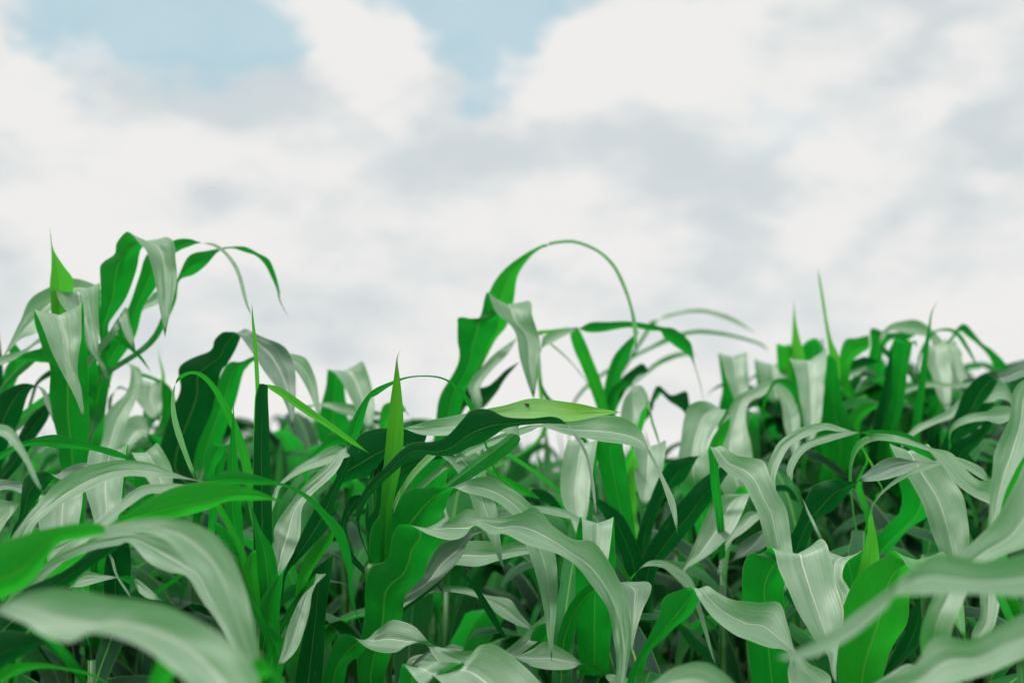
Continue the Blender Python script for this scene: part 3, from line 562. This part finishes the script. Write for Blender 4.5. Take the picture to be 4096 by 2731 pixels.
plant('maize plant right of centre with a long pale leaf hanging down past its midrib', 'F', 330, 2.2, [
 ('F', 2.0, 'tip', '240,150,300,110;235,-20,300,-20;300,110,420,45;370,185,590,72;455,215,640,180;510,320,690,300;565,440,750,410;595,570,780,560;625,690,795,690;660,800,790,800;740,1000', 'long pale hanging leaf'),
 ('F', 2.2, 'leaf', '60,900,50,860;80,805,62,800;250,700,130,650;400,540,210,470;495,340,300,330;520,290', 'pale leaf with a shaded lower half'),
 ('F', 2.25, 'dark', '330,780,330,760;400,742,398,735;600,670,440,640;640,560,560,560;640,520'),
 ('F', 2.4, 'fresh', '420,360,440,360;410,300,480,330;450,250,520,260;540,260'),
 ('F', 2.3, 'leaf', '400,600,380,560;460,560,420,500;560,480,500,420;600,430', 'green blade'),
])
plant('maize plant at the lower right with a bright young spear between two broad leaves', 'F', 1250, 1.98, [
 ('F', 1.80, 'leaf', '540,1700,800,1700;495,1300,765,1350;463,1000,752,1080;462,860,745,940;482,780,780,850;520,725,830,760;590,718,900,710;668,692,1005,640;700,800,1045,730;760,950,1078,880;830,1110,1125,1060;900,1230,1130,1180;960,1310,1112,1290;1030,1375,1102,1340;1060,1500,1090,1480;1100,1600', 'broad leaf folded over to show its pale side and white midrib'),
 ('F', 1.90, 'leaf', '1140,950,1260,900;1100,830,1262,780;1030,700,1265,700;1002,740,1185,735;1015,800,1145,780;1050,900,1132,860;1095,1000,1180,955;1130,1110,1165,1050;1160,1200', 'pale curled leaf'),
 ('F', 1.90, 'young', '1220,980,1385,940;1232,870,1385,800;1268,710,1382,720;1298,560,1362,580;1318,480,1343,490;1332,430', 'bright young spear leaf'),
 ('F', 1.76, 'fresh', '1110,1700,1380,1700;1102,1400,1440,1450;1135,1120,1570,1180;1200,930,1596,1010;1285,815,1605,880;1395,745,1640,790;1498,725,1780,698;1570,805,1830,740;1680,900,1900,850;1770,980,1930,970;1850,1110,1950,1120;1963,1287', 'broad bright green leaf with a pale hanging end'),
 ('F', 1.95, 'dark', '1380,1600,1430,1600;1400,1520,1450,1500;1500,1330,1620,1330;1590,1150,1665,1180;1640,1000,1656,1050;1650,950'),
 ('F', 1.72, 'leaf', '-300,1500,-200,1480;-250,1400,-160,1360;-110,1150,0,1210;-70,1030,110,1140;20,965,172,1020;120,928,215,918;170,1010,290,960;260,1130,400,1022;400,1260,560,1040;500,1300,700,1034;640,1340,752,1150;740,1346,792,1290;780,1400,820,1350;765,1500,900,1440;800,1650,1050,1567;900,1800', 'leaf crossing to the left, green below and pale above'),
], stem_extra=-.05)
plant('close blurred maize plant reaching in from the right edge with a long pale blade', 'F', 2750, 1.08, [
 ('F', 1.00, 'leaf', '2800,560,2800,1000;2600,640,2600,1010;2352,712,2352,1005;2100,765,2100,990;1900,735,1850,975;1770,712,1700,976;1665,750,1580,978;1560,835,1485,990;1440,935,1395,1095;1250,1075,1240,1230;1080,1200,1080,1330;900,1310,920,1395;780,1360,780,1408;680,1395'),
 ('F', 1.15, 'leaf', '1300,1850,1150,1750;1500,1700,1300,1600;1700,1640,1600,1460;1950,1560,1745,1268;2150,1490,1990,1290;2352,1400,2200,1180;2600,1300,2400,1110;2700,1200', 'blurred pale blade in the corner'),
])
plant('maize plant cut by the right edge of the photo with an upright pale leaf', 'F', 2330, 1.62, [
 ('C', 1.55, 'leaf', '2180,2250,2110,2230;2190,2130,2110,2110;2225,1980,2118,1950;2310,1780,2135,1740;2400,1600,2160,1590;2430,1400,2243,1400;2440,1250,2268,1230;2450,1150,2330,1140;2460,1080', 'upright pale leaf'),
 ('F', 1.4, 'leaf', '1950,1000,1750,960;2050,800,1850,800;2180,730,1990,640;2400,650,2150,480;2550,480,2290,240;2650,300,2400,60;2700,100', 'pale blade with a white midrib rising to the right'),
 ('F', 1.48, 'fresh', '2180,560,2210,560;2190,430,2215,420;2230,280,2290,270;2330,80,2390,120;2400,0,2450,50;2500,-60', 'bright green blade'),
 ('F', 1.55, 'leaf', '2060,850,2190,850;2050,990,2190,990;2056,1120,2162,1150;2000,1230,2120,1230;1996,1310'),
])
plant('maize plant near the right edge whose dark leaf rolls over into a pale tongue', 'C', 2050, 2.75, [
 ('C', 2.6, 'dark', '1850,1450,1960,1440;1905,1340,2060,1320;1960,1200,2140,1200;2045,1108,2186,1135;2110,1095,2170,1140;2200,1138,2160,1085;2260,1140,2230,1055;2360,1112,2330,1000;2480,1120,2470,1040;2600,1200', 'dark leaf rolling over into a pale tongue'),
 ('C', 2.7, 'leaf', '1560,1540,1560,1500;1640,1480,1630,1430;1760,1420,1760,1370;1890,1370,1860,1310;1960,1260,1940,1230;1980,1200'),
 ('C', 2.7, 'dark', '1800,1567,1880,1580;1850,1480,1930,1520;1960,1400,2060,1440;2050,1300,2140,1360;2150,1270'),
 ('C', 2.5, 'dark', '1850,1620,1950,1680;1900,1540,1990,1620;2010,1490,2060,1560;2100,1410,2120,1470;2140,1400'),
 ('C', 2.45, 'leaf', '2100,1400,2100,1340;2180,1420,2160,1310;2250,1400,2250,1310;2330,1380', 'pale blade'),
 ('C', 2.8, 'leaf', '2100,1320,2080,1270;2180,1260,2130,1160;2270,1290,2220,1150;2340,1360'),
])
plant('blurred close maize plant at the bottom with a rounded pale leaf bend', 'E', 2600, 1.3, [
 ('F', 1.3, 'tip', '-200,1760,-260,1640;-60,1680,-110,1540;20,1640,-10,1470;150,1640,170,1430;260,1720,300,1485;380,1850,430,1640;460,1950'),
 ('F', 1.45, 'leaf', '1180,1800,1150,1760;1330,1620,1300,1600;1480,1560,1420,1520;1600,1500,1560,1438;1660,1460'),
], stem_extra=-.05)


def fly():
    """small insect sitting on the lime tipped blade"""
    import bmesh
    bpy.context.view_layer.update()
    dg = bpy.context.evaluated_depsgraph_get()
    n = nat('B', 1268, 1290); d = (world(n[0], n[1], 1) - cam.location).normalized()
    hit, loc, nr, _, _, _ = scene.ray_cast(dg, cam.location, d)
    if not hit: return
    if nr.dot(d) > 0: nr = -nr
    bm = bmesh.new()
    def ball(c, s):
        m = Matrix.Translation(c) @ Matrix.Diagonal((s[0], s[1], s[2], 1)); bmesh.ops.create_uvsphere(bm, u_segments=12, v_segments=8, radius=1, matrix=m)
    ball((-.0036, 0, .0016), (.0034, .0018, .0016)); ball((0, 0, .0019), (.0022, .0018, .0018)); ball((.0028, 0, .0018), (.0013, .0015, .0013))
    for sgn in (-1, 1):
        a = bm.verts.new((.0004, sgn * .001, .0036)); b = bm.verts.new((-.004, sgn * .0035, .0034)); c = bm.verts.new((-.0068, sgn * .0026, .0030)); e = bm.verts.new((-.005, sgn * .0006, .0034)); bm.faces.new((a, b, c, e))
        for k in (-1, 0, 1):
            m = Matrix.Translation((k * .0014, sgn * .0022, .0009)) @ Matrix.Rotation(sgn * -.9, 4, 'X'); bmesh.ops.create_cone(bm, segments=5, radius1=.0002, radius2=.0002, depth=.003, matrix=m)
    me = bpy.data.meshes.new('fly'); bm.to_mesh(me); bm.free(); me.materials.append(plain_material('fly_body', (.02, .018, .015)))
    o = link('fly', me); o.location = loc; o.scale = (.62, .62, .62); o.matrix_world = Matrix.Translation(loc) @ nr.to_track_quat('Z', 'Y').to_matrix().to_4x4() @ Matrix.Rotation(R(150), 4, 'Z') @ Matrix.Scale(.62, 4)
    tag(o, 'small dark fly sitting on the lime tipped horizontal blade near the centre', 'fly')
fly()


# ------------------------------------------------------------------ generated maize plants that fill the field
def gen_leaf(az, z0, length, width, elev, droop, twist, mat, NU=8, NS=26, phase=0.):
    """a blade leaving the stem at height z0, arching outward under its weight"""
    Ls, Rs = [], []
    p = Vector((.008 * math.cos(az), .008 * math.sin(az), z0)); e = elev; a = az
    ds = length / NS
    for i in range(NS + 1):
        t = i / NS
        d = Vector((math.cos(a) * math.cos(e), math.sin(a) * math.cos(e), math.sin(e)))
        side = Vector((-math.sin(a), math.cos(a), 0))
        tw = twist * t * t
        up = side.cross(d) * -1
        sd = side * math.cos(tw) + up * math.sin(tw)
        w = width * (min(1, .35 + 2.6 * t)) * (1 - t ** 2.6) ** .8 * .5
        # adaxial normal = T x (R-L) must point up: R-L = -side
        Ls.append(p + sd * w); Rs.append(p - sd * w)
        p = p + d * ds
        e -= (droop * ds) * (.35 + 2.2 * t); e = max(e, -1.45)
        a += .12 * math.sin(3.1 * t + phase) * ds * 8
    return Ls, Rs

def gen_plant_parts(seed, H, deep):
    r = random.Random(seed); parts = []
    n = r.randint(11, 13); az = r.uniform(0, 6.28)
    for k in range(n):
        t = k / (n - 1)
        z0 = H * (.30 + .48 * t)
        a = az + math.pi * (k % 2) + r.uniform(-.7, .7)
        length = r.uniform(.50, .72) * (1 - .25 * t); width = r.uniform(.065, .095) * (1 - .2 * t)
        elev = r.uniform(1.0, 1.3) if t < .8 else r.uniform(1.25, 1.45)
        mat = (r.choice(['leaf', 'dark', 'dark', 'shade']) if deep else r.choice(['leaf', 'leaf', 'dark', 'dark', 'tip'])) if t > .6 else r.choice(['shade', 'shade', 'shade', 'dark'])  # lower leaves and deep plants draw darker materials, canopy shade put into colour
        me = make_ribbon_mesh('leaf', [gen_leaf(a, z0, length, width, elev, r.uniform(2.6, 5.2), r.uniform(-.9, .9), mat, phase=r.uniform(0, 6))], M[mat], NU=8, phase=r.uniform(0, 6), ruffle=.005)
        parts.append(('leaf', me))
    me = make_ribbon_mesh('leaf', [gen_leaf(az + 1.2, H * .72, H * .2 + .1, .035, 1.5, .4, .4, 'young')], M['tip'], NU=6, ruffle=.001)
    parts.append(('spear', me)); parts.append(('stem', stem_mesh(H * .8)))
    return parts

protos = []
for s in range(14):
    H = 1.45; parts = gen_plant_parts(100 + s, H, s < 7)
    top = max(v.co.z for nme, me in parts[:-2] for v in me.vertices)
    protos.append((parts, top))

SKY = [(-400, 1000), (0, 1010), (230, 985), (330, 960), (400, 975), (500, 980), (600, 940), (700, 930), (800, 935), (900, 950), (940, 990), (970, 1020), (1100, 1010), (1250, 1010), (1400, 1025),
       (1480, 1072), (1580, 1065), (1640, 960), (1700, 880), (1850, 850), (2000, 815), (2150, 800), (2250, 830), (2352, 860), (2800, 860)]
def skyline(x):
    for (x0, y0), (x1, y1) in zip(SKY, SKY[1:]):
        if x0 <= x <= x1: return y0 + (y1 - y0) * (x - x0) / (x1 - x0)
    return 950
def place(i, x, y, zs, label, group, rz, parts):
    root = bpy.data.objects.new('maize_plant', None); C.objects.link(root)
    root.location = (x, y, 0); root.rotation_euler = (0, 0, rz); root.scale = (1, 1, zs); root.empty_display_size = .1
    tag(root, label, 'maize plant', group)
    for nme, me in parts:
        o = bpy.data.objects.new(nme, me); C.objects.link(o); o.parent = root
    return root

count = 0
row = 0
y = 2.0
while y < 8.6:
    half = y * .36 + .35
    step = .20 if y < 5 else (.30 if y < 7 else .5)
    x = -half + rng.uniform(0, step)
    while x < half:
        px = x + rng.uniform(-.05, .05); py = y + rng.uniform(-.09, .09)
        # screen column in the 2352 px frame
        wx = 1176 + px / (py * .72) * 2352
        sp = .22 / (py * .72) * 2352
        lim = max(skyline(wx), skyline(wx - sp * .6), skyline(wx + sp * .6), *( [skyline(wx - sp), skyline(wx + sp)] if py > 5 else [0]))
        if py < 2.2: lim = max(lim, 1440) + rng.uniform(0, 120)
        elif py < 2.7: lim = max(lim, 1150) + rng.uniform(30, 130)
        elif py < 3.4: lim = max(lim, 1050 if wx < 1620 else 950) + rng.uniform(10, 110)
        else: lim = lim + rng.uniform(-10, 45) * min(1, 4 / py)
        topz = CAMZ + (1075 - lim) / 2352 * .72 * py
        parts, ptop = protos[rng.randrange(7) if py < 3.6 else rng.randrange(4, 14)]
        zs = max(.55, topz / ptop)
        side = 'left' if wx < 640 else ('middle' if wx < 1560 else 'right')
        if py < 3.4: lab = 'maize plant half hidden among the front plants in the %s third of the field' % side; grp = 'half hidden maize plants, %s' % side
        elif py < 6: lab = 'blurred maize plant behind the front plants in the %s third of the field' % side; grp = 'blurred maize plants, %s' % side
        else: lab = 'small far maize plant low on the skyline in the %s third of the field' % side; grp = 'far maize plants, %s' % side
        if count < 226:
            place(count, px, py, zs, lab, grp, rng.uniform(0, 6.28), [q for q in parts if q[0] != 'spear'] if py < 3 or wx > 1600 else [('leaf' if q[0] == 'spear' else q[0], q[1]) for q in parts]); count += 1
        x += step * rng.uniform(.8, 1.2)
    y += .36 if y < 4.5 else (.55 if y < 7 else 1.0); row += 1
for k in range(46):
    wx = rng.uniform(1640, 2352) if k % 5 < 3 else rng.uniform(180, 1020)
    py = rng.uniform(3.3, 4.6); px = (wx - 1176) / 2352 * .72 * py
    lim = max(skyline(wx), skyline(wx - 60), skyline(wx + 60)) + rng.uniform(0, 60)
    parts, ptop = protos[rng.randrange(3, 14)]
    side = 'left' if wx < 640 else ('middle' if wx < 1560 else 'right')
    place(count, px, py, (CAMZ + (1075 - lim) / 2352 * .72 * py) / ptop, 'blurred maize plant behind the front plants in the %s third of the field' % side, 'blurred maize plants, %s' % side, rng.uniform(0, 6.28), [q for q in parts if q[0] != 'spear']); count += 1
print('fillers', count, 'last y', y)
# far crop: one mass of blades
def far_crop():
    r = random.Random(5); blades = []
    for _ in range(5200):
        py = 8.8 * (8 ** r.random()); px = r.uniform(-1, 1) * (py * .42 + 1)
        a = r.uniform(0, 6.28); z0 = r.uniform(.75, 1.12)
        L, Rr = gen_leaf(a, z0, r.uniform(.4, .6), .075, r.uniform(.9, 1.4), r.uniform(3, 6), 0, '', NS=7, phase=r.uniform(0, 6))
        o = Vector((px, py, 0)); top = max(p.z for p in L)
        cap = Vector((0, 0, min(0, 1.40 - top)))
        blades.append(([p + o + cap for p in L], [p + o + cap for p in Rr]))
    # the same crop goes on beside and behind the camera, outside the picture, and shades the plants in view
    for iy in range(-7, 5):
        for ix in range(-8, 9):
            px = ix * .36 + r.uniform(-.07, .07); py = iy * .42 + r.uniform(-.08, .08)
            if py > 0 and abs(px) < py * .40 + .62: continue
            if math.hypot(px, py) < .7: continue
            o = Vector((px, py, 0)); H = r.uniform(1.2, 1.45) if py < 0 else r.uniform(1.05, 1.25)
            for q in range(9):
                L, Rr = gen_leaf(q * 3.14 + r.uniform(-.8, .8) + px * 5, H * (.3 + .06 * q), r.uniform(.45, .7), .075, r.uniform(1, 1.3), r.uniform(3, 5), r.uniform(-.8, .8), '', NS=10, phase=r.uniform(0, 6))
                blades.append(([p + o for p in L], [p + o for p in Rr]))
    me = make_ribbon_mesh('maize_crop', blades, M['leaf'], NU=2, ruffle=0, camber=.1)
    o = link('maize_crop', me); tag(o, 'distant maize crop merging into one low green band on the horizon', 'crop', None, 'stuff')
far_crop()

# ------------------------------------------------------------------ ground
me = bpy.data.meshes.new('ground'); S = 2500
N = 40; vs = []; fs = []
for i in range(N + 1):
    for j in range(N + 1):
        f = lambda q: (abs(q) ** 3) * (1 if q > 0 else -1)
        a, b = f(2 * i / N - 1) * S, f(2 * j / N - 1) * S
        vs.append((a, b, -.02))
for i in range(N):
    for j in range(N):
        a = i * (N + 1) + j; fs.append((a, a + N + 1, a + N + 2, a + 1))
me.from_pydata(vs, [], fs); me.materials.append(M['soil'])
g_ = link('ground', me); g_['kind'] = 'structure'

# ------------------------------------------------------------------ sky and sun
SUN_EL, SUN_AZ = 60.0, -128.0        # azimuth from +Y, towards -X
w = bpy.data.worlds.new('World'); scene.world = w; w.use_nodes = True
nt = w.node_tree
for n in list(nt.nodes): nt.nodes.remove(n)
g = NT(nt)
gen = g.n('ShaderNodeTexCoord').outputs['Generated']
dirn = g.vmath('NORMALIZE', gen).outputs[0]
sky = g.n('ShaderNodeTexSky', sky_type='NISHITA'); sky.sun_disc = False
sky.sun_elevation = R(SUN_EL); sky.sun_rotation = R(SUN_AZ); sky.air_density = 1.0; sky.dust_density = 1.5; sky.ozone_density = 1.0
nt.links.new(dirn, sky.inputs[0])
# warped direction, so that cloud edges billow
def fbm(scale, detail, rough=.5, off=(0, 0, 0), z=1.5):
    mp = g.n('ShaderNodeMapping'); nt.links.new(dirn, mp.inputs[0]); mp.inputs['Location'].default_value = off; mp.inputs['Scale'].default_value = (1, 1, z)
    t = g.n('ShaderNodeTexNoise'); nt.links.new(mp.outputs[0], t.inputs['Vector'])
    t.inputs['Scale'].default_value = scale; t.inputs['Detail'].default_value = detail; t.inputs['Roughness'].default_value = rough
    return t
wn = fbm(12, 4, .55)
wc = g.vmath('SUBTRACT', wn.outputs['Color'], (.5, .5, .5)).outputs[0]
wsc = g.n('ShaderNodeVectorMath', operation='SCALE'); nt.links.new(wc, wsc.inputs[0]); wsc.inputs['Scale'].default_value = .12
wd = g.vmath('ADD', dirn, wsc.outputs[0]).outputs[0]
wd = g.vmath('MULTIPLY', wd, (1, 1, 1.35)).outputs[0]
def field(items, acc=None):
    for (x, y_, r_, wt) in items:
        d_ = dirpx(x, y_); c = (d_.x, d_.y, d_.z * 1.35); rad = r_ / 2352 * .72
        ds = g.vmath('DISTANCE', wd, c).outputs['Value']
        f = g.ss(ds, rad * 1.35, rad * .25, 0.0, wt)
        acc = f if acc is None else g.math('ADD', acc, f)
    return acc
blue = field([(140, 0, 120, .9), (240, 50, 160, 1), (400, 60, 170, 1.1), (540, 20, 170, 1.1), (600, 90, 110, .9), (470, 120, 130, .7), (330, 180, 110, .45), (200, 170, 110, .45), (130, 90, 80, .6), (570, 200, 120, .3),
              (900, 10, 110, .9), (1000, 40, 150, 1.1), (1130, 60, 150, 1.1), (1230, 10, 140, 1), (1000, 160, 95, 1), (1090, 170, 80, .8), (1050, 225, 60, .6), (1370, 0, 80, .4), (1830, 310, 130, .5), (1700, 340, 90, .35), (1990, 330, 90, .3), (1640, 0, 60, .6), (1560, 400, 90, .2),
              (2700, 200, 300, .6), (-350, 300, 300, .6), (1200, -500, 420, .8), (300, -700, 400, .7), (2300, -800, 500, .8)])
white = field([(760, 90, 130, 1.3), (850, 150, 110, 1.1), (880, 230, 100, .8), (30, 110, 100, 1.2), (50, 250, 120, .9), (140, 320, 120, .6), (1330, 120, 90, .9), (1310, 200, 120, .8), (1500, 50, 150, 1.0), (1560, 140, 150, .9), (1720, 40, 120, .8), (1180, 240, 110, .6), (1950, 30, 150, .8),
               (380, 360, 110, .9), (270, 430, 130, .6), (1280, 400, 150, .7), (1900, 390, 130, .9), (1750, 420, 90, .6), (2250, 170, 130, .8), (2280, 440, 90, .6), (600, 560, 200, .6), (180, 500, 160, .6), (300, 900, 500, .45), (1200, 900, 450, .5), (2000, 850, 400, .45), (1450, 560, 150, .6), (2150, 690, 200, .5), (1850, 500, 130, .5), (1180, 640, 200, .4), (650, 360, 100, .4), (1030, 400, 100, .4)])
grey = field([(560, 240, 150, .65), (420, 210, 120, .55), (700, 290, 110, .5), (250, 260, 100, .4), (2130, 90, 110, .65), (1800, 110, 100, .5), (1960, 220, 130, .3), (1000, 300, 110, .45), (860, 430, 220, .5), (560, 460, 140, .45), (1690, 580, 120, .95), (1600, 510, 100, .45),
              (2230, 360, 110, .7), (2320, 330, 100, .6), (2150, 560, 190, .65), (1980, 520, 100, .3), (1350, 480, 140, .3), (760, 700, 180, .4), (1060, 500, 150, .35), (1500, 300, 100, .35), (30, 560, 110, .35), (1380, 330, 80, .25)])
n2 = fbm(11, 6, .58, (3, 1, 2), 1.9); n3 = fbm(5, 3, .5, (7, 2, 4))
br = g.math('ADD', g.math('MULTIPLY', white, .55), .50)
br = g.math('SUBTRACT', br, g.math('MULTIPLY', grey, .5))
br = g.math('ADD', br, g.math('MULTIPLY', g.math('SUBTRACT', n2.outputs[0], .5), 1.9))
br = g.math('ADD', br, g.math('MULTIPLY', g.math('SUBTRACT', n3.outputs[0], .5), .5))
# billows: lit where the cloud thins upwards, shaded beneath
ra = fbm(7.5, 5, .5, (1, 5, 3), 1.7); rb = fbm(7.5, 5, .5, (1, 5, 3.055), 1.7)
br = g.math('ADD', br, g.math('MULTIPLY', g.math('SUBTRACT', ra.outputs[0], rb.outputs[0]), 2.6))
brc = g.ss(br, -.2, 1.05)
ccol = g.mix(brc, (.63, .685, .71, 1), (.865, .856, .84, 1))
cov = g.math('SUBTRACT', blue, g.math('MULTIPLY', white, .55))
cov = g.math('ADD', cov, g.math('MULTIPLY', g.math('SUBTRACT', n2.outputs[0], .5), 1.3))
mask = g.ss(cov, .0, 1.45)                        # 1 = open blue sky
# an overcast sky is brighter towards the zenith
sz = g.n('ShaderNodeSeparateXYZ'); nt.links.new(dirn, sz.inputs[0])
zen = g.ss(sz.outputs[2], .30, 1.0, 1.0, 2.9)
bs = g.n('ShaderNodeBackground'); skc = g.mix(.78, sky.outputs[0], (4.0, 5.9, 6.5, 1)); nt.links.new(skc, bs.inputs[0]); bs.inputs[1].default_value = .12
bc = g.n('ShaderNodeBackground'); nt.links.new(ccol, bc.inputs[0]); nt.links.new(zen, bc.inputs[1])
mx = g.n('ShaderNodeMixShader'); nt.links.new(g.math('MULTIPLY', mask, .8), mx.inputs[0]); nt.links.new(bc.outputs[0], mx.inputs[1]); nt.links.new(bs.outputs[0], mx.inputs[2])
wo = g.n('ShaderNodeOutputWorld'); nt.links.new(mx.outputs[0], wo.inputs[0])
try: w.cycles.sampling_method = 'MANUAL'; w.cycles.sample_map_resolution = 512
except Exception: pass

sl = bpy.data.lights.new('sun', 'SUN'); sl.energy = 2.6; sl.angle = R(8); sl.color = (1.0, .96, .9)
so = bpy.data.objects.new('sun', sl); C.objects.link(so)
az = R(SUN_AZ); el = R(SUN_EL)
sd = Vector((math.sin(az) * math.cos(el), math.cos(az) * math.cos(el), math.sin(el)))
so.rotation_euler = sd.to_track_quat('Z', 'Y').to_euler()

scene.view_settings.view_transform = 'Standard'; scene.view_settings.look = 'None'
scene.view_settings.exposure = 0; scene.view_settings.gamma = 1
scene.render.engine = 'CYCLES'
scene.cycles.max_bounces = 8; scene.cycles.transmission_bounces = 6; scene.cycles.diffuse_bounces = 4
